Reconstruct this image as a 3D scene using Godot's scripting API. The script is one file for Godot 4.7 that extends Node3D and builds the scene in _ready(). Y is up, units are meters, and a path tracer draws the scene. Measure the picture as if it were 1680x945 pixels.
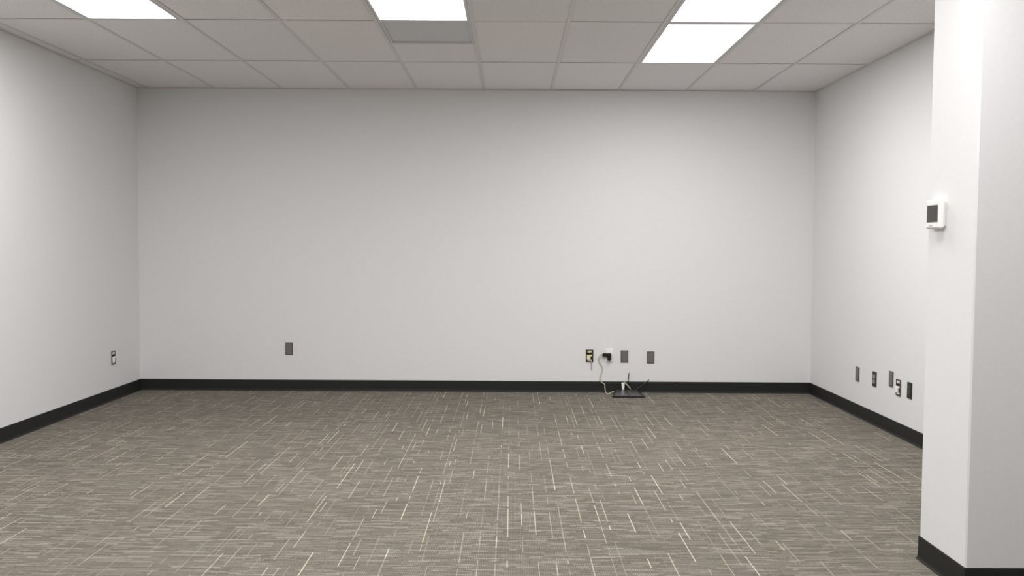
extends Node3D
# An empty office: plain grey walls, black cove base, patterned carpet, lay-in ceiling with flat light panels.
# x to the right, y up, the room runs away from the camera along -z ("depth" d is -z).

const H := 2.753            # ceiling height
const D := 8.0117           # depth of the back wall
const XL := -3.4128         # left wall
const XR := 2.7527          # right wall
const REAR := -2.92         # rear wall (behind the camera)
const TW := 0.6096          # ceiling module
const GX := -2.6976         # a main tee of the grid
const D1 := 6.8292          # first cross tee in front of the back wall
const PX := 1.7583          # pillar
const PF := 3.3278
const PB := 3.7057

const LIGHT_ENERGY := 2.2
const EXPOSURE := 1.23

var M := {}
var names := {}
var tile_meshes := {}

func _ready() -> void:
	# ---------- camera ----------
	var cam := Camera3D.new()
	cam.name = "camera"
	cam.projection = Camera3D.PROJECTION_PERSPECTIVE
	cam.keep_aspect = Camera3D.KEEP_HEIGHT
	cam.fov = rad_to_deg(2.0 * atan(472.5 / 1436.04))
	var pitch := 0.0461
	var yaw := 0.0004
	var roll := -0.0057
	cam.basis = Basis(Vector3.UP, -yaw) * Basis(Vector3.RIGHT, -pitch) * Basis(Vector3.BACK, -roll)
	cam.position = Vector3(0, 1.3273, 0)
	add_child(cam)
	cam.current = true
	# ---------- environment ----------
	var env := Environment.new()
	env.background_mode = Environment.BG_COLOR
	env.background_color = Color(0, 0, 0)
	env.tonemap_mode = Environment.TONE_MAPPER_LINEAR
	env.tonemap_exposure = EXPOSURE
	env.sdfgi_enabled = true
	env.ssao_enabled = true
	env.ssil_enabled = true
	var we := WorldEnvironment.new()
	we.name = "environment"
	we.environment = env
	add_child(we)

	make_materials()
	# ---------- lamps: flat panels in the ceiling grid (column of the grid, far edge of the panel) ----------
	ceiling_light(0, D1 - 2 * TW, "glowing ceiling light panel over the side with one lone open wall box")
	ceiling_light(3, D1 - 2 * TW, "glowing ceiling light panel butting against the flat grey ceiling panel")
	ceiling_light(6, D1, "glowing ceiling light panel one tile away from the back wall")
	ceiling_light(6, D1 - 2 * TW, "glowing ceiling light panel in line in front of another lit panel")
	ceiling_light(0, D1 - 6 * TW, "glowing ceiling light panel out on the side away from the pillar")
	ceiling_light(3, D1 - 6 * TW, "glowing ceiling light panel midway between the pillar and the opposite wall")
	ceiling_light(6, D1 - 6 * TW, "glowing ceiling light panel close by the pillar")
	ceiling_light(0, D1 - 10 * TW, "glowing ceiling light panel by the end wall, away from the pillar side")
	ceiling_light(3, D1 - 10 * TW, "glowing ceiling light panel by the end wall, over the middle")

	build_shell()
	build_ceiling()
	build_baseboards()
	build_wall_plates()
	build_router()
	build_thermostat()

# ======================================================================= helpers
func numbered(s: String) -> String:
	var n: int = names.get(s, 0)
	names[s] = n + 1
	return s if n == 0 else "%s_%03d" % [s, n]

func tag(o: Node, label: String, category: String, group := "", kind := "") -> void:
	if label: o.set_meta("label", label)
	if category: o.set_meta("category", category)
	if group: o.set_meta("group", group)
	if kind: o.set_meta("kind", kind)

func thing(called: String, at: Vector3, label: String, category: String, group := "") -> Node3D:
	var o := Node3D.new()
	o.name = numbered(called)
	o.position = at
	add_child(o)
	tag(o, label, category, group)
	return o

func new_st() -> SurfaceTool:
	var st := SurfaceTool.new()
	st.begin(Mesh.PRIMITIVE_TRIANGLES)
	return st

func obj(st: SurfaceTool, called: String, m: Material, parent: Node = null) -> MeshInstance3D:
	var o := MeshInstance3D.new()
	o.mesh = st.commit()
	o.material_override = m
	o.cast_shadow = GeometryInstance3D.SHADOW_CASTING_SETTING_ON
	if parent:
		o.name = called
		parent.add_child(o, true)
	else:
		o.name = numbered(called)
		add_child(o)
	return o

# a flat convex polygon that faces away from "inside"; uv from the ground plan
func poly(st: SurfaceTool, pts: Array, inside: Vector3) -> void:
	var mid := Vector3.ZERO
	for p: Vector3 in pts: mid += p
	mid /= pts.size()
	var n := Vector3.ZERO
	for i in range(1, pts.size() - 1):
		n += (pts[i] - pts[0]).cross(pts[i + 1] - pts[0])
	if n.length() < 1e-14: return
	n = n.normalized()
	var q := pts.duplicate()
	if n.dot(mid - inside) < 0.0:
		n = -n
		q.reverse()
	for i in range(1, q.size() - 1):
		for p: Vector3 in [q[0], q[i + 1], q[i]]:
			st.set_normal(n)
			st.set_uv(Vector2(p.x, p.z))
			st.add_vertex(p)

# box between two corners with chamfered edges
func cbox(st: SurfaceTool, a: Vector3, b: Vector3, c := 0.0) -> void:
	var lo := Vector3(minf(a.x, b.x), minf(a.y, b.y), minf(a.z, b.z))
	var hi := Vector3(maxf(a.x, b.x), maxf(a.y, b.y), maxf(a.z, b.z))
	var mid := (lo + hi) / 2.0
	var h := (hi - lo) / 2.0
	c = minf(c, minf(h.x, minf(h.y, h.z)) * 0.95)
	for ax in 3:
		var u := (ax + 1) % 3
		var v := (ax + 2) % 3
		for s in [-1.0, 1.0]:
			var f := []
			for k in [[-1, -1], [1, -1], [1, 1], [-1, 1]]:
				var p := Vector3.ZERO
				p[ax] = s * h[ax]
				p[u] = k[0] * (h[u] - c)
				p[v] = k[1] * (h[v] - c)
				f.append(mid + p)
			poly(st, f, mid)
		if c > 0.0:
			for su in [-1.0, 1.0]:
				for sv in [-1.0, 1.0]:
					var e := []
					for k in [[-1, 0], [1, 0], [1, 1], [-1, 1]]:
						var p := Vector3.ZERO
						p[ax] = k[0] * (h[ax] - c)
						p[u] = su * (h[u] - (c if k[1] == 1 else 0.0))
						p[v] = sv * (h[v] - (0.0 if k[1] == 1 else c))
						e.append(mid + p)
					poly(st, e, mid)
	if c > 0.0:
		for sx in [-1.0, 1.0]:
			for sy in [-1.0, 1.0]:
				for sz in [-1.0, 1.0]:
					var s := Vector3(sx, sy, sz)
					poly(st, [mid + s * (h - Vector3(0, c, c)), mid + s * (h - Vector3(c, 0, c)), mid + s * (h - Vector3(c, c, 0))], mid)

# solid between two polygons with as many corners
func loft(st: SurfaceTool, lower: Array, upper: Array) -> void:
	var mid := Vector3.ZERO
	for p: Vector3 in lower + upper: mid += p
	mid /= lower.size() * 2.0
	poly(st, lower, mid)
	poly(st, upper, mid)
	for i in lower.size():
		var j := (i + 1) % lower.size()
		poly(st, [lower[i], lower[j], upper[j], upper[i]], mid)

# round bar from a to b
func rod(st: SurfaceTool, a: Vector3, b: Vector3, r0: float, r1: float, n := 16) -> void:
	var ax := (b - a).normalized()
	var u := ax.cross(Vector3.UP if absf(ax.y) < 0.9 else Vector3.RIGHT).normalized()
	var v := ax.cross(u)
	var lo := []
	var hi := []
	for i in n:
		var t := TAU * i / n
		var d := u * cos(t) + v * sin(t)
		lo.append(a + d * r0)
		hi.append(b + d * r1)
	loft(st, lo, hi)

# round cable through points
func cable(st: SurfaceTool, pts: Array, r: float, n := 10) -> void:
	var cv := Curve3D.new()
	cv.bake_interval = 0.006
	for i in pts.size():
		var p: Vector3 = pts[i]
		var prev: Vector3 = pts[maxi(i - 1, 0)]
		var next: Vector3 = pts[mini(i + 1, pts.size() - 1)]
		var t := (next - prev) / 6.0
		cv.add_point(p, -t, t)
	var bp := cv.get_baked_points()
	var rings := []
	var u := Vector3.ZERO
	for i in bp.size():
		var ax := (bp[mini(i + 1, bp.size() - 1)] - bp[maxi(i - 1, 0)]).normalized()
		if i == 0: u = ax.cross(Vector3(0.3, 0.2, 0.9)).normalized()
		u = (u - ax * u.dot(ax)).normalized()
		var v := ax.cross(u)
		var ring := []
		for k in n: ring.append((u * cos(TAU * k / n) + v * sin(TAU * k / n)))
		rings.append(ring)
	for i in bp.size() - 1:
		for k in n:
			var k2 := (k + 1) % n
			var q := [[i, k], [i + 1, k2], [i, k2], [i, k], [i + 1, k], [i + 1, k2]]
			for e in q:
				st.set_normal(rings[e[0]][e[1]])
				st.set_uv(Vector2.ZERO)
				st.add_vertex(bp[e[0]] + rings[e[0]][e[1]] * r)
	for e in [0, bp.size() - 1]:
		var cap := []
		for k in n: cap.append(bp[e] + rings[e][k] * r)
		poly(st, cap, bp[1] if e == 0 else bp[bp.size() - 2])

func mat(c: Color, rough := 0.6, metal := 0.0, spec := 0.5) -> StandardMaterial3D:
	var m := StandardMaterial3D.new()
	m.albedo_color = c
	m.roughness = rough
	m.metallic = metal
	m.metallic_specular = spec
	return m

func noise_tex(freq: float, seed_: int, lo: Color, hi: Color, size := 512, octaves := 4) -> NoiseTexture2D:
	var n := FastNoiseLite.new()
	n.seed = seed_
	n.noise_type = FastNoiseLite.TYPE_SIMPLEX_SMOOTH
	n.frequency = freq
	n.fractal_octaves = octaves
	var t := NoiseTexture2D.new()
	t.width = size
	t.height = size
	t.seamless = true
	t.noise = n
	var g := Gradient.new()
	g.set_color(0, lo)
	g.set_color(1, hi)
	t.color_ramp = g
	return t

func g8(r: int, g: int, b: int) -> Color:
	return Color(r / 255.0, g / 255.0, b / 255.0)

# ======================================================================= materials
func make_materials() -> void:
	# painted plasterboard: matt grey paint with a faint roller mottle
	var w := mat(g8(231, 230, 230), 0.62, 0.0, 0.3)
	w.albedo_texture = noise_tex(0.05, 5, g8(252, 252, 252), g8(255, 255, 255))
	w.uv1_triplanar = true
	w.uv1_world_triplanar = true
	w.uv1_scale = Vector3.ONE * 1.3
	M.wall = w
	M.base = mat(g8(32, 33, 31), 0.55, 0.0, 0.4)
	# mineral fibre tiles, four shades that hardly differ
	var fleck := noise_tex(0.06, 11, g8(238, 238, 238), g8(255, 255, 255), 512, 5)
	M.tiles = []
	for c in [g8(245, 241, 242), g8(243, 240, 241), g8(247, 243, 244), g8(242, 239, 239)]:
		var t := mat(c, 0.9, 0.0, 0.2)
		t.albedo_texture = fleck
		t.uv1_triplanar = true
		t.uv1_world_triplanar = true
		t.uv1_scale = Vector3.ONE * 1.7
		M.tiles.append(t)
	M.tee = mat(g8(218, 214, 212), 0.5)
	M.grey_panel = mat(g8(206, 207, 209), 0.5)
	M.fixture = mat(g8(212, 212, 212), 0.45)
	var lens := mat(g8(245, 245, 245), 0.4)
	lens.emission_enabled = true
	lens.emission = Color(1.0, 1.0, 1.0)
	lens.emission_energy_multiplier = 1.0
	M.lens = lens
	M.grey_plate = mat(g8(84, 80, 78), 0.45)
	M.grey_face = mat(g8(112, 106, 104), 0.42)
	M.screw = mat(g8(150, 146, 140), 0.35, 0.8)
	M.white_plastic = mat(g8(246, 244, 242), 0.35)
	M.ivory = mat(g8(228, 218, 182), 0.4)
	M.box_metal = mat(g8(92, 76, 66), 0.5, 0.3)
	M.brass = mat(g8(176, 138, 74), 0.4, 0.7)
	M.cavity_shade = mat(g8(26, 20, 17), 0.9)  # near-black colour stands in for the shade inside openings
	M.black = mat(g8(28, 27, 27), 0.35)
	M.black_painted_sheen = mat(g8(66, 65, 64), 0.28)  # black plastic, colour lightened to imitate the wall reflected at a grazing angle
	M.brown_black = mat(g8(34, 29, 26), 0.4)
	M.socket = mat(g8(74, 69, 60), 0.4)
	M.socket_pale = mat(g8(172, 160, 156), 0.4)
	M.cream_cable = mat(g8(196, 188, 160), 0.5)
	M.pink_wire = mat(g8(168, 152, 150), 0.6)
	M.screen = mat(g8(64, 62, 60), 0.25)
	M.mark = mat(g8(170, 166, 164), 0.6)
	M.deck = mat(g8(120, 120, 120), 0.9)
	M.carpet = carpet_material()

# woven carpet: rows of short light and dark dashes with cream yarn lines along the room
func carpet_material() -> StandardMaterial3D:
	var n := 2048
	var rng := RandomNumberGenerator.new()
	rng.seed = 20240
	var jitter := PackedInt32Array()
	for i in 4099: jitter.append(rng.randi_range(-9, 9))
	var row := PackedByteArray()
	row.resize(n)
	var lum := PackedByteArray()
	var hgt := PackedByteArray()
	var j := 0
	while j < n:
		var thick := 2 if rng.randf() < 0.45 else 3
		var dark := 0.30 + 0.14 * sin(j * 0.013) * sin(j * 0.0047)
		var x := 0
		while x < n:
			var run := rng.randi_range(4, 38)
			var t := rng.randf()
			var tone := 112
			var dots := 12
			if t < dark:
				tone = 104 + rng.randi_range(-5, 5)
				dots = 8
			elif t < 0.66:
				tone = 115 + rng.randi_range(-6, 6)
				dots = 16
			else:
				tone = 136 + rng.randi_range(-12, 14)
				dots = 34
			for k in mini(run, n - x):
				row[x + k] = clampi(tone - (dots if ((x + k) & 1) == 0 else 0), 0, 255)
			x += run
		for r in thick:
			if j + r >= n: break
			var off := (j + r) * 977
			var dim := 14 if r == thick - 1 else 0
			var line := row.duplicate()
			for i in n:
				line[i] = clampi(row[i] + jitter[(off + i * 3) % 4099] - dim, 0, 255)
			lum.append_array(line)
		j += thick
	hgt = lum.duplicate()
	var rgb := PackedByteArray()
	rgb.resize(n * n * 3)
	# tone -> taupe yarn
	var rr := PackedByteArray()
	var gg := PackedByteArray()
	var bb := PackedByteArray()
	for v in 256:
		rr.append(mini(255, int(v * 1.13)))
		gg.append(mini(255, int(v * 1.08)))
		bb.append(mini(255, int(v * 0.995)))
	var q := 0
	for v in lum:
		rgb[q] = rr[v]
		rgb[q + 1] = gg[v]
		rgb[q + 2] = bb[v]
		q += 3
	var img := Image.create_from_data(n, n, false, Image.FORMAT_RGB8, rgb)
	var himg := Image.create_from_data(n, n, false, Image.FORMAT_L8, hgt)
	# cream yarns along the room, in broken columns
	var x := 3
	while x < n:
		var z := rng.randi_range(-60, 20)
		while z < n:
			var len_ := int(lerpf(14.0, 130.0, pow(rng.randf(), 1.4)))
			var t := rng.randf()
			var c := g8(136, 130, 119)
			if t > 0.82: c = g8(210, 202, 178)
			elif t > 0.56: c = g8(180, 172, 152)
			elif t > 0.28: c = g8(157, 150, 136)
			img.fill_rect(Rect2i(x, z, 1, len_), c)
			himg.fill_rect(Rect2i(x, z, 1, len_), Color(0.75, 0.75, 0.75))
			z += len_ + int(lerpf(5.0, 110.0, pow(rng.randf(), 1.7)))
		x += rng.randi_range(6, 28)
	img.generate_mipmaps()
	var m := mat(Color.WHITE, 0.95, 0.0, 0.15)
	m.albedo_texture = ImageTexture.create_from_image(img)
	m.uv1_scale = Vector3.ONE / 7.3152
	m.uv1_offset = Vector3(0.5, 0.0, 0.0)
	m.heightmap_enabled = true
	m.heightmap_scale = 0.15
	m.heightmap_texture = ImageTexture.create_from_image(himg)
	return m

# ======================================================================= room shell
func build_shell() -> void:
	var t := 0.14
	var top := H + 0.26
	var st := new_st()
	cbox(st, Vector3(XL - t, -0.15, -D - t), Vector3(XR + t, 0, -REAR + t))
	tag(obj(st, "floor", M.carpet), "taupe woven carpet floor with cream dashes and lines", "floor", "", "structure")
	st = new_st()
	cbox(st, Vector3(XL, 0, -D), Vector3(XR, top, -D - t))
	tag(obj(st, "wall_back", M.wall), "wide plain pale grey wall with a router at its foot", "wall", "", "structure")
	st = new_st()
	cbox(st, Vector3(XL - t, 0, -D - t), Vector3(XL, top, -REAR + t))
	tag(obj(st, "wall_left", M.wall), "plain pale grey side wall with one open wall box", "wall", "", "structure")
	st = new_st()
	cbox(st, Vector3(XR, 0, -D - t), Vector3(XR + t, top, -REAR + t))
	tag(obj(st, "wall_right", M.wall), "plain pale grey side wall with a row of five wall plates", "wall", "", "structure")
	st = new_st()
	cbox(st, Vector3(XL, 0, -REAR), Vector3(XR, top, -REAR + t))
	tag(obj(st, "wall_rear", M.wall), "plain pale grey end wall facing the router wall", "wall", "", "structure")
	st = new_st()
	cbox(st, Vector3(PX, 0, -PB), Vector3(XR, top, -PF), 0.006)
	tag(obj(st, "pillar", M.wall), "boxed pale grey pillar projecting from the side wall, carrying the thermostat", "pillar", "", "structure")

# ---------- lamps
var lit_cells := []

func ceiling_light(col: int, far: float, label: String) -> void:
	var x0 := GX + col * TW + 0.013
	var x1 := GX + (col + 1) * TW - 0.013
	var d1 := far - 0.013
	var d0 := far - 2 * TW + 0.013
	lit_cells.append([col, far])
	var c := Vector3((x0 + x1) / 2, H, -(d0 + d1) / 2)
	var o := thing("ceiling_light", c, label, "ceiling light", "flat light panels in the ceiling grid")
	var hx := (x1 - x0) / 2
	var hz := (d1 - d0) / 2
	var st := new_st()
	var rim := 0.02
	cbox(st, Vector3(-hx, 0.0, -hz), Vector3(-hx + rim, 0.03, hz), 0.002)
	cbox(st, Vector3(hx - rim, 0.0, -hz), Vector3(hx, 0.03, hz), 0.002)
	cbox(st, Vector3(-hx + rim, 0.0, -hz), Vector3(hx - rim, 0.03, -hz + rim), 0.002)
	cbox(st, Vector3(-hx + rim, 0.0, hz - rim), Vector3(hx - rim, 0.03, hz), 0.002)
	obj(st, "frame", M.fixture, o)
	st = new_st()
	cbox(st, Vector3(-hx + 0.001, 0.03, -hz + 0.001), Vector3(hx - 0.001, 0.09, hz - 0.001), 0.003)
	obj(st, "housing", M.fixture, o)
	st = new_st()
	cbox(st, Vector3(-hx + rim + 0.0005, 0.008, -hz + rim + 0.0005), Vector3(hx - rim - 0.0005, 0.014, hz - rim - 0.0005))
	obj(st, "diffuser", M.lens, o)
	var l := AreaLight3D.new()
	l.name = "lamp"
	l.area_size = Vector2(2 * (hx - rim), 2 * (hz - rim))
	l.area_normalize_energy = true
	l.light_energy = LIGHT_ENERGY
	l.light_color = Color(1.0, 1.0, 1.0)
	l.area_range = 20.0
	l.area_attenuation = 2.0
	l.shadow_enabled = true
	l.position = Vector3(0, 0.004, 0)
	l.rotation = Vector3(-PI / 2, 0, 0)
	o.add_child(l)

# ======================================================================= ceiling
func tile_mesh(w: float, l: float) -> Mesh:
	var key := "%d_%d" % [roundi(w * 1000), roundi(l * 1000)]
	if not tile_meshes.has(key):
		var st := new_st()
		cbox(st, Vector3(-w / 2, 0, -l / 2), Vector3(w / 2, 0.016, l / 2), 0.003)
		tile_meshes[key] = st.commit()
	return tile_meshes[key]

func add_tile(parent: Node3D, x0: float, x1: float, d0: float, d1: float, rng: RandomNumberGenerator) -> void:
	var g := 0.005
	var w := x1 - x0 - 2 * g
	var l := d1 - d0 - 2 * g
	if w < 0.02 or l < 0.02: return
	var o := MeshInstance3D.new()
	o.name = "ceiling_tile"
	o.mesh = tile_mesh(w, l)
	o.material_override = M.tiles[rng.randi_range(0, 3)]
	o.position = Vector3((x0 + x1) / 2, H + 0.0025 + rng.randf() * 0.0015, -(d0 + d1) / 2)
	o.rotation = Vector3(rng.randf_range(-1, 1) * 0.0012, 0, rng.randf_range(-1, 1) * 0.0015)
	parent.add_child(o, true)

func bar(parent: Node3D, called: String, a: Vector3, b: Vector3) -> void:
	var st := new_st()
	cbox(st, a, b, 0.0006)
	obj(st, called, M.tee, parent)

func build_ceiling() -> void:
	var c := Node3D.new()
	c.name = "ceiling"
	add_child(c)
	tag(c, "lay-in ceiling of pale oblong tiles in a metal grid", "ceiling", "", "structure")
	var rng := RandomNumberGenerator.new()
	rng.seed = 77
	var st := new_st()
	cbox(st, Vector3(XL - 0.14, H + 0.26, -D - 0.14), Vector3(XR + 0.14, H + 0.4, -REAR + 0.14))
	obj(st, "deck", M.deck, c)
	# grid lines
	var xs := [XL]
	for k in range(-1, 9): xs.append(GX + k * TW)
	xs.append(XR)
	var ds := [D]
	var d := D1
	while d > REAR + 0.02:
		ds.append(d)
		d -= 2 * TW
	ds.append(REAR)
	for i in xs.size() - 1:
		var col := i - 2          # column index of the lamps' grid
		for r in ds.size() - 1:
			var far: float = ds[r]
			var near: float = ds[r + 1]
			var lit := false
			for e in lit_cells:
				if e[0] == col and absf(e[1] - far) < 0.01: lit = true
			if lit: continue
			if col == 3 and r == 1:
				# half a tile, and the grey panel in the other half
				add_tile(c, xs[i], xs[i + 1], far - TW, far, rng)
				continue
			if near < PB and far > PF and xs[i + 1] > PX:
				# cells that the pillar cuts through
				if xs[i] < PX: add_tile(c, xs[i], PX, near, far, rng)
				var x0: float = maxf(xs[i], PX)
				add_tile(c, x0, xs[i + 1], PB, far, rng)
				add_tile(c, x0, xs[i + 1], near, PF, rng)
				continue
			add_tile(c, xs[i], xs[i + 1], near, far, rng)
	# main tees along the room
	var hw := 0.012
	for i in range(1, xs.size() - 1):
		var x: float = xs[i]
		if x - hw < PX:
			bar(c, "main_tee", Vector3(x - hw, H, -D + 0.0), Vector3(x + hw, H + 0.0018, -REAR))
		else:
			bar(c, "main_tee", Vector3(x - hw, H, -D), Vector3(x + hw, H + 0.0018, -PB))
			bar(c, "main_tee", Vector3(x - hw, H, -PF), Vector3(x + hw, H + 0.0018, -REAR))
	# cross tees, one for each cell
	for r in range(1, ds.size() - 1):
		for i in xs.size() - 1:
			bar(c, "cross_tee", Vector3(xs[i] + hw, H + 0.0002, -ds[r] - hw), Vector3(xs[i + 1] - hw, H + 0.0018, -ds[r] + hw))
	bar(c, "cross_tee", Vector3(xs[5] + hw, H + 0.0002, -(D1 - TW) - hw), Vector3(xs[6] - hw, H + 0.0018, -(D1 - TW) + hw))
	# wall angles
	bar(c, "wall_angle", Vector3(XL, H - 0.0005, -D), Vector3(XL + 0.022, H + 0.0015, -REAR))
	bar(c, "wall_angle", Vector3(XR - 0.022, H - 0.0005, -D), Vector3(XR, H + 0.0015, -PB))
	bar(c, "wall_angle", Vector3(XL + 0.022, H - 0.0005, -D), Vector3(XR - 0.022, H + 0.0015, -D + 0.022))
	bar(c, "wall_angle", Vector3(XR - 0.022, H - 0.0005, -PF), Vector3(XR, H + 0.0015, -REAR))
	# grey panel in the grid
	var x0: float = GX + 3 * TW
	var g := thing("grey_ceiling_panel", Vector3(x0 + TW / 2, H, -(D1 - 1.5 * TW)), "flat square grey panel set in the ceiling next to a light", "ceiling panel")
	st = new_st()
	var q := TW / 2 - 0.0125
	cbox(st, Vector3(-q, 0.009, -q), Vector3(q, 0.02, q), 0.002)
	obj(st, "panel", M.grey_panel, g)
	st = new_st()
	for s in [-1.0, 1.0]:
		cbox(st, Vector3(s * q, 0.002, -q), Vector3(s * (q - 0.016), 0.0088, q), 0.001)
		cbox(st, Vector3(-q + 0.0165, 0.002, s * q), Vector3(q - 0.0165, 0.0088, s * (q - 0.016)), 0.001)
	obj(st, "frame", M.grey_panel, g)

# ======================================================================= cove base
# a to b along the floor, n into the room, ea / eb: +1 outer mitre, -1 inner mitre, 0 square end
func cove(st: SurfaceTool, a: Vector3, b: Vector3, n: Vector3, ea: float, eb: float) -> void:
	var prof := [Vector2(0, 0), Vector2(0.011, 0), Vector2(0.0105, 0.003), Vector2(0.0065, 0.008), Vector2(0.0045, 0.018), Vector2(0.004, 0.096), Vector2(0.0025, 0.1012), Vector2(0, 0.1016)]
	var dir := (b - a).normalized()
	var pa := []
	var pb := []
	for p: Vector2 in prof:
		pa.append(a + n * p.x + Vector3.UP * p.y - dir * p.x * ea)
		pb.append(b + n * p.x + Vector3.UP * p.y + dir * p.x * eb)
	var k := prof.size()
	var mid := (a + b) / 2 + n * 0.001 + Vector3.UP * 0.05
	for i in k - 1:
		var inside: Vector3 = (pa[i] + pb[i] + pa[i + 1] + pb[i + 1]) / 4.0 - n * 0.5 - Vector3.UP * (0.5 if i == k - 2 else 0.0)
		if i == 0: inside = mid
		poly(st, [pa[i], pb[i], pb[i + 1], pa[i + 1]], inside)
	# ends: not convex, so as strips
	for e in [[pa, b], [pb, a]]:
		var s: Array = e[0]
		for i in range(1, k - 2):
			poly(st, [s[i], s[i + 1], Vector3(s[0].x, s[i + 1].y, s[0].z), Vector3(s[0].x, s[i].y, s[0].z)], e[1])

func base_run(called: String, label: String, runs: Array) -> void:
	var o := Node3D.new()
	o.name = called
	add_child(o)
	tag(o, label, "baseboard", "", "structure")
	for r in runs:
		var st := new_st()
		cove(st, r[0], r[1], r[2], r[3], r[4])
		obj(st, "cove_base_strip", M.base, o)

func build_baseboards() -> void:
	var lb := Vector3(XL, 0, -D)
	var rb := Vector3(XR, 0, -D)
	var j := Vector3(-1.545, 0, -D)
	base_run("baseboard_back", "black rubber cove base along the wall behind the router", [
		[lb, j, Vector3.BACK, -1.0, 0.0], [j + Vector3(0.0008, 0, 0), rb, Vector3.BACK, 0.0, -1.0]])
	base_run("baseboard_left", "black rubber cove base below the lone open wall box", [
		[lb, Vector3(XL, 0, -5.2), Vector3.RIGHT, -1.0, 0.0], [Vector3(XL, 0, -5.199), Vector3(XL, 0, -REAR), Vector3.RIGHT, 0.0, -1.0]])
	base_run("baseboard_right", "black rubber cove base below the row of five wall plates", [
		[rb, Vector3(XR, 0, -PB), Vector3.LEFT, -1.0, -1.0], [Vector3(XR, 0, -PF), Vector3(XR, 0, -REAR), Vector3.LEFT, -1.0, -1.0]])
	base_run("baseboard_rear", "black rubber cove base along the end wall facing the router wall", [
		[Vector3(XL, 0, -REAR), Vector3(XR, 0, -REAR), Vector3.FORWARD, -1.0, -1.0]])
	var pb := Vector3(PX, 0, -PB)
	var pf := Vector3(PX, 0, -PF)
	base_run("baseboard_pillar", "black rubber cove base wrapped round the foot of the pillar", [
		[Vector3(XR, 0, -PB), pb, Vector3.FORWARD, -1.0, 1.0],
		[pb, pf, Vector3.LEFT, 1.0, 1.0],
		[pf, Vector3(XR, 0, -PF), Vector3.BACK, 1.0, -1.0]])

# ======================================================================= wall plates
# each is built facing +z with its centre at the origin, its back on z = 0
func wall_thing(called: String, at: Vector3, facing: String, label: String, category: String, group := "") -> Node3D:
	var o := thing(called, at, label, category, group)
	if facing == "left_wall": o.rotation.y = PI / 2
	elif facing == "right_wall": o.rotation.y = -PI / 2
	return o

func screw(parent: Node3D, x: float, y: float, z: float) -> void:
	var st := new_st()
	rod(st, Vector3(x, y, z - 0.001), Vector3(x, y, z + 0.0012), 0.0036, 0.003)
	obj(st, "screw", M.screw, parent)

func blank_plate(at: Vector3, facing: String, label: String, inset: bool) -> void:
	var o := wall_thing("cover_plate", at, facing, label, "cover plate", "grey cover plates")
	var st := new_st()
	loft(st, [Vector3(-0.035, -0.057, 0), Vector3(0.035, -0.057, 0), Vector3(0.035, 0.057, 0), Vector3(-0.035, 0.057, 0)],
		[Vector3(-0.0325, -0.0545, 0.006), Vector3(0.0325, -0.0545, 0.006), Vector3(0.0325, 0.0545, 0.006), Vector3(-0.0325, 0.0545, 0.006)])
	obj(st, "plate", M.grey_plate, o)
	st = new_st()
	cbox(st, Vector3(-0.028, -0.049, 0.005), Vector3(0.028, 0.049, 0.0085), 0.0015)
	obj(st, "face", M.grey_face, o)
	if inset:
		st = new_st()
		cbox(st, Vector3(-0.0165, -0.033, 0.0075), Vector3(0.0165, 0.033, 0.0105), 0.001)
		obj(st, "insert", M.grey_face, o)
	screw(o, 0, 0.041, 0.0085)
	screw(o, 0, -0.041, 0.0085)

func open_box(at: Vector3, facing: String, label: String, body: Material, wire: bool) -> void:
	var o := wall_thing("open_wall_box", at, facing, label, "wall box", "open wall boxes")
	var st := new_st()
	var hx := 0.034
	var hy := 0.058
	var t := 0.0055
	cbox(st, Vector3(-hx, -hy, 0), Vector3(-hx + t, hy, 0.008), 0.001)
	cbox(st, Vector3(hx - t, -hy, 0), Vector3(hx, hy, 0.008), 0.001)
	cbox(st, Vector3(-hx + t, hy - t, 0), Vector3(hx - t, hy, 0.008), 0.001)
	cbox(st, Vector3(-hx + t, -hy, 0), Vector3(hx - t, -hy + t, 0.008), 0.001)
	obj(st, "box_rim", M.box_metal, o)
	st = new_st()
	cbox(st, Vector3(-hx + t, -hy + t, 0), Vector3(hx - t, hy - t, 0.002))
	obj(st, "dark_insert", M.cavity_shade, o)  # flat dark sheet painted in place of the deep, shaded hollow
	st = new_st()
	cbox(st, Vector3(-0.02, 0.03, 0.002), Vector3(0.02, 0.048, 0.009), 0.002)
	obj(st, "mounting_ear", body, o)
	st = new_st()
	cbox(st, Vector3(-0.02, -0.048, 0.002), Vector3(0.02, -0.036, 0.009), 0.002)
	obj(st, "mounting_ear", body, o)
	st = new_st()
	cbox(st, Vector3(-0.026, -0.036, 0.002), Vector3(0.008, 0.01, 0.016), 0.003)
	obj(st, "jack_body", body, o)
	st = new_st()
	cbox(st, Vector3(0.008, -0.004, 0.002), Vector3(0.022, 0.012, 0.013), 0.002)
	obj(st, "terminal", body, o)
	for s in [-1.0, 1.0]:
		st = new_st()
		rod(st, Vector3(s * 0.012, 0.039, 0.0085), Vector3(s * 0.012, 0.039, 0.011), 0.004, 0.0035)
		obj(st, "screw", M.brass, o)
	if wire:
		st = new_st()
		cable(st, [Vector3(0.014, -0.052, 0.011), Vector3(0.016, -0.062, 0.014), Vector3(0.018, -0.09, 0.007), Vector3(0.02, -0.128, 0.005)], 0.0035)
		obj(st, "loose_wire", M.pink_wire, o)

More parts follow.
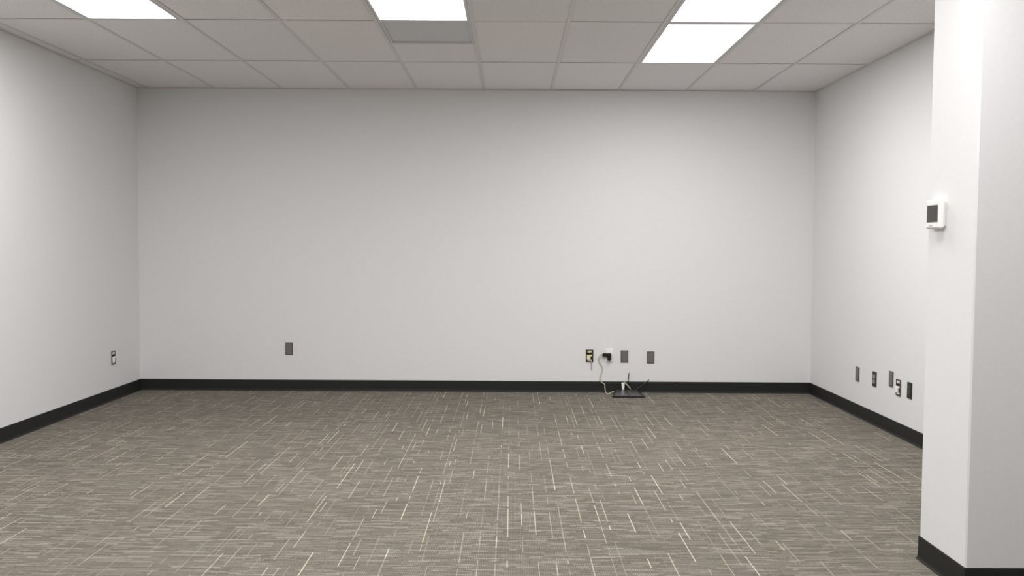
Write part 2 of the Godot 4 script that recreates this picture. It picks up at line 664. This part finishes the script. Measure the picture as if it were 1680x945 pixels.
func black_socket(at: Vector3, facing: String, label: String, face: Material) -> void:
	var o := wall_thing("wall_socket", at, facing, label, "socket", "dark twin sockets")
	var st := new_st()
	loft(st, [Vector3(-0.035, -0.057, 0), Vector3(0.035, -0.057, 0), Vector3(0.035, 0.057, 0), Vector3(-0.035, 0.057, 0)],
		[Vector3(-0.0325, -0.0545, 0.006), Vector3(0.0325, -0.0545, 0.006), Vector3(0.0325, 0.0545, 0.006), Vector3(-0.0325, 0.0545, 0.006)])
	obj(st, "plate", M.brown_black, o)
	for s in [-1.0, 1.0]:
		st = new_st()
		var lo := []
		var hi := []
		for k in 20:
			var a := TAU * k / 20
			var p := Vector3(0.0175 * cos(a), clampf(0.0175 * sin(a), -0.0142, 0.0142) + s * 0.0195, 0)
			lo.append(p + Vector3(0, 0, 0.005))
			hi.append(p + Vector3(0, 0, 0.0085))
		loft(st, lo, hi)
		var f := obj(st, "receptacle", face, o)
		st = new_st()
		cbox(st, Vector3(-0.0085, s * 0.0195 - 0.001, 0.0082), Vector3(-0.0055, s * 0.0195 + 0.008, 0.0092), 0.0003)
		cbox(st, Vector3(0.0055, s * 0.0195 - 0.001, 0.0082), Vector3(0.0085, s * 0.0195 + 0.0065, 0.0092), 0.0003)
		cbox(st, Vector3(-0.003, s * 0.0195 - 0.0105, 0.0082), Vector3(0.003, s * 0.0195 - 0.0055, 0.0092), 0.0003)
		obj(st, "dark_slots", M.cavity_shade, f)  # dark blocks imitate the shade inside the socket slots
	screw(o, 0, 0, 0.006)

func build_wall_plates() -> void:
	blank_plate(Vector3(-2.0422, 0.388, -D), "", "grey cover plate alone on the back wall away from the router", false)
	blank_plate(Vector3(1.041, 0.3325, -D), "", "grey cover plate beside the white socket with the black plug", true)
	blank_plate(Vector3(1.2807, 0.3255, -D), "", "outermost grey cover plate in the row above the router", true)
	open_box(Vector3(0.7203, 0.3375, -D), "", "open wall box with ivory insides and a wire dangling", M.ivory, true)
	# white socket with plug
	var o := thing("white_wall_socket", Vector3(0.9007, 0.3425, -D), "white socket plate mostly hidden behind a black plug-in adapter", "socket")
	var st := new_st()
	loft(st, [Vector3(-0.036, -0.06, 0), Vector3(0.036, -0.06, 0), Vector3(0.036, 0.06, 0), Vector3(-0.036, 0.06, 0)],
		[Vector3(-0.033, -0.057, 0.009), Vector3(0.033, -0.057, 0.009), Vector3(0.033, 0.057, 0.009), Vector3(-0.033, 0.057, 0.009)])
	obj(st, "plate", M.white_plastic, o)
	for s in [-1.0, 1.0]:
		st = new_st()
		cbox(st, Vector3(-0.0165, s * 0.0195 - 0.014, 0.005), Vector3(0.0165, s * 0.0195 + 0.014, 0.0105), 0.002)
		obj(st, "receptacle", M.white_plastic, o)
	screw(o, 0, 0, 0.006)
	# adapter
	o = thing("power_adapter", Vector3(0.888, 0.331, -D + 0.0108), "black angular power adapter plugged into the white socket", "adapter")
	st = new_st()
	cbox(st, Vector3(-0.008, -0.034, 0), Vector3(0.028, 0.036, 0.034), 0.004)
	obj(st, "body", M.black, o)
	st = new_st()
	cbox(st, Vector3(-0.05, 0.004, 0.004), Vector3(-0.0082, 0.036, 0.03), 0.004)
	obj(st, "side_block", M.black, o)
	st = new_st()
	rod(st, Vector3(-0.05, 0.02, 0.017), Vector3(-0.066, 0.018, 0.017), 0.0055, 0.0038)
	obj(st, "strain_relief", M.black, o)
	# right wall
	blank_plate(Vector3(XR, 0.340, -6.911), "right_wall", "grey cover plate at the end of the five nearest the back wall", false)
	black_socket(Vector3(XR, 0.348, -6.586), "right_wall", "dark twin socket between two plain grey cover plates", M.socket_pale)
	blank_plate(Vector3(XR, 0.3925, -6.298), "right_wall", "grey cover plate mounted higher than the four beside it", false)
	open_box(Vector3(XR, 0.350, -6.173), "right_wall", "open wall box with white insides beside a dark socket", M.white_plastic, false)
	black_socket(Vector3(XR, 0.357, -6.001), "right_wall", "dark twin socket at the end of the five nearest the pillar", M.socket)
	# left wall
	open_box(Vector3(XL, 0.3655, -7.467), "left_wall", "open wall box with white insides, alone on its wall", M.white_plastic, false)

# ======================================================================= router and cables
func build_router() -> void:
	var o := thing("router", Vector3(1.045, 0, -7.83), "flat black router with two stick antennas lying on the carpet", "router")
	var f := 0.112      # front edge, towards the room
	var b := -0.125
	var st := new_st()
	loft(st, [Vector3(-0.146, 0.003, f), Vector3(0.146, 0.003, f), Vector3(0.118, 0.012, b), Vector3(-0.1, 0.012, b)],
		[Vector3(-0.146, 0.015, f), Vector3(0.146, 0.015, f), Vector3(0.118, 0.030, b), Vector3(-0.1, 0.030, b)])
	obj(st, "body", M.black, o)
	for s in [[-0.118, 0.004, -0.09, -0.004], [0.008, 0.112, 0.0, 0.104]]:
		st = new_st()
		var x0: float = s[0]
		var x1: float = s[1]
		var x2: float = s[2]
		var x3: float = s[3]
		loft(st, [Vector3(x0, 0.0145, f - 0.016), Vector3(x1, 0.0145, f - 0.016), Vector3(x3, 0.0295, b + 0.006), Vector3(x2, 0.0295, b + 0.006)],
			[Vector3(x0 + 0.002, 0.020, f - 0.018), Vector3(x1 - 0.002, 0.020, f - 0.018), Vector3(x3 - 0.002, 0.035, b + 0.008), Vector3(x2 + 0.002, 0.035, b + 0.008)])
		obj(st, "top_panel", M.black_painted_sheen, o)
	for s in [[-0.1, f - 0.02], [0.1, f - 0.02], [-0.08, b + 0.02], [0.09, b + 0.02]]:
		st = new_st()
		var y := 0.004 if s[1] > 0 else 0.0115
		rod(st, Vector3(s[0], 0, s[1]), Vector3(s[0], y, s[1]), 0.008, 0.008)
		obj(st, "foot", M.black, o)
	for a in [[Vector3(0.018, 0.028, b - 0.006), Vector3(0.034, 0.186, b - 0.012)], [Vector3(0.095, 0.028, b - 0.006), Vector3(0.218, 0.126, b - 0.012)]]:
		st = new_st()
		var base: Vector3 = a[0]
		var tip: Vector3 = a[1]
		rod(st, base, tip, 0.0058, 0.0042)
		var ant := obj(st, "antenna", M.black, o)
		st = new_st()
		rod(st, base + Vector3(0, 0, 0.008), base - Vector3(0, 0, 0.008), 0.0075, 0.0075)
		obj(st, "hinge", M.black, ant)
	# cable from the adapter down the wall and over the cove base to the router
	st = new_st()
	var z := -D + 0.026
	cable(st, [Vector3(0.8225, 0.349, z), Vector3(0.808, 0.335, z), Vector3(0.803, 0.303, -D + 0.014), Vector3(0.818, 0.265, -D + 0.01), Vector3(0.8374, 0.2354, -D + 0.007), Vector3(0.835, 0.20, -D + 0.007), Vector3(0.8214, 0.156, -D + 0.008), Vector3(0.819, 0.115, -D + 0.012), Vector3(0.836, 0.092, -D + 0.013), Vector3(0.859, 0.076, -D + 0.014), Vector3(0.862, 0.045, -D + 0.02), Vector3(0.864, 0.012, -D + 0.06), Vector3(0.873, 0.005, -D + 0.115), Vector3(0.892, 0.007, -D + 0.12), Vector3(0.908, 0.014, -D + 0.1), Vector3(0.932, 0.021, -D + 0.085), Vector3(0.952, 0.0225, -D + 0.085)], 0.0042)
	tag(obj(st, "power_cable", M.cream_cable), "cream cable hanging from the black adapter to the router", "cable")
	# white plug standing up behind the router with its short lead
	o = thing("network_cable", Vector3(1.026, 0.034, -D + 0.045), "short cream cable with a white plug standing behind the router", "cable")
	st = new_st()
	loft(st, [Vector3(-0.011, 0, -0.007), Vector3(0.009, 0, -0.007), Vector3(0.009, 0, 0.007), Vector3(-0.011, 0, 0.007)],
		[Vector3(-0.015, 0.062, -0.008), Vector3(0.013, 0.062, -0.008), Vector3(0.013, 0.062, 0.008), Vector3(-0.015, 0.062, 0.008)])
	obj(st, "plug", M.white_plastic, o)
	st = new_st()
	cable(st, [Vector3(0.0, 0.058, 0.0), Vector3(0.012, 0.066, 0.006), Vector3(0.03, 0.05, 0.014), Vector3(0.05, 0.028, 0.022), Vector3(0.066, 0.008, 0.027)], 0.0042)
	obj(st, "lead", M.cream_cable, o)

# ======================================================================= thermostat
func build_thermostat() -> void:
	var o := thing("thermostat", Vector3(PX, 1.474, -3.608), "white square thermostat with a dark display on the pillar", "thermostat")
	o.rotation.y = -PI / 2
	var st := new_st()
	cbox(st, Vector3(-0.05, -0.05, 0), Vector3(0.05, 0.05, 0.008), 0.002)
	obj(st, "back_plate", M.white_plastic, o)
	st = new_st()
	cbox(st, Vector3(-0.060, -0.059, 0.008), Vector3(0.060, 0.059, 0.030), 0.006)
	obj(st, "body", M.white_plastic, o)
	st = new_st()
	cbox(st, Vector3(-0.048, -0.033, 0.0285), Vector3(0.044, 0.037, 0.0306), 0.0005)
	obj(st, "display", M.screen, o)
	st = new_st()
	cbox(st, Vector3(-0.03, -0.049, 0.0295), Vector3(0.002, -0.045, 0.0303), 0.0002)
	obj(st, "printed_mark", M.mark, o)
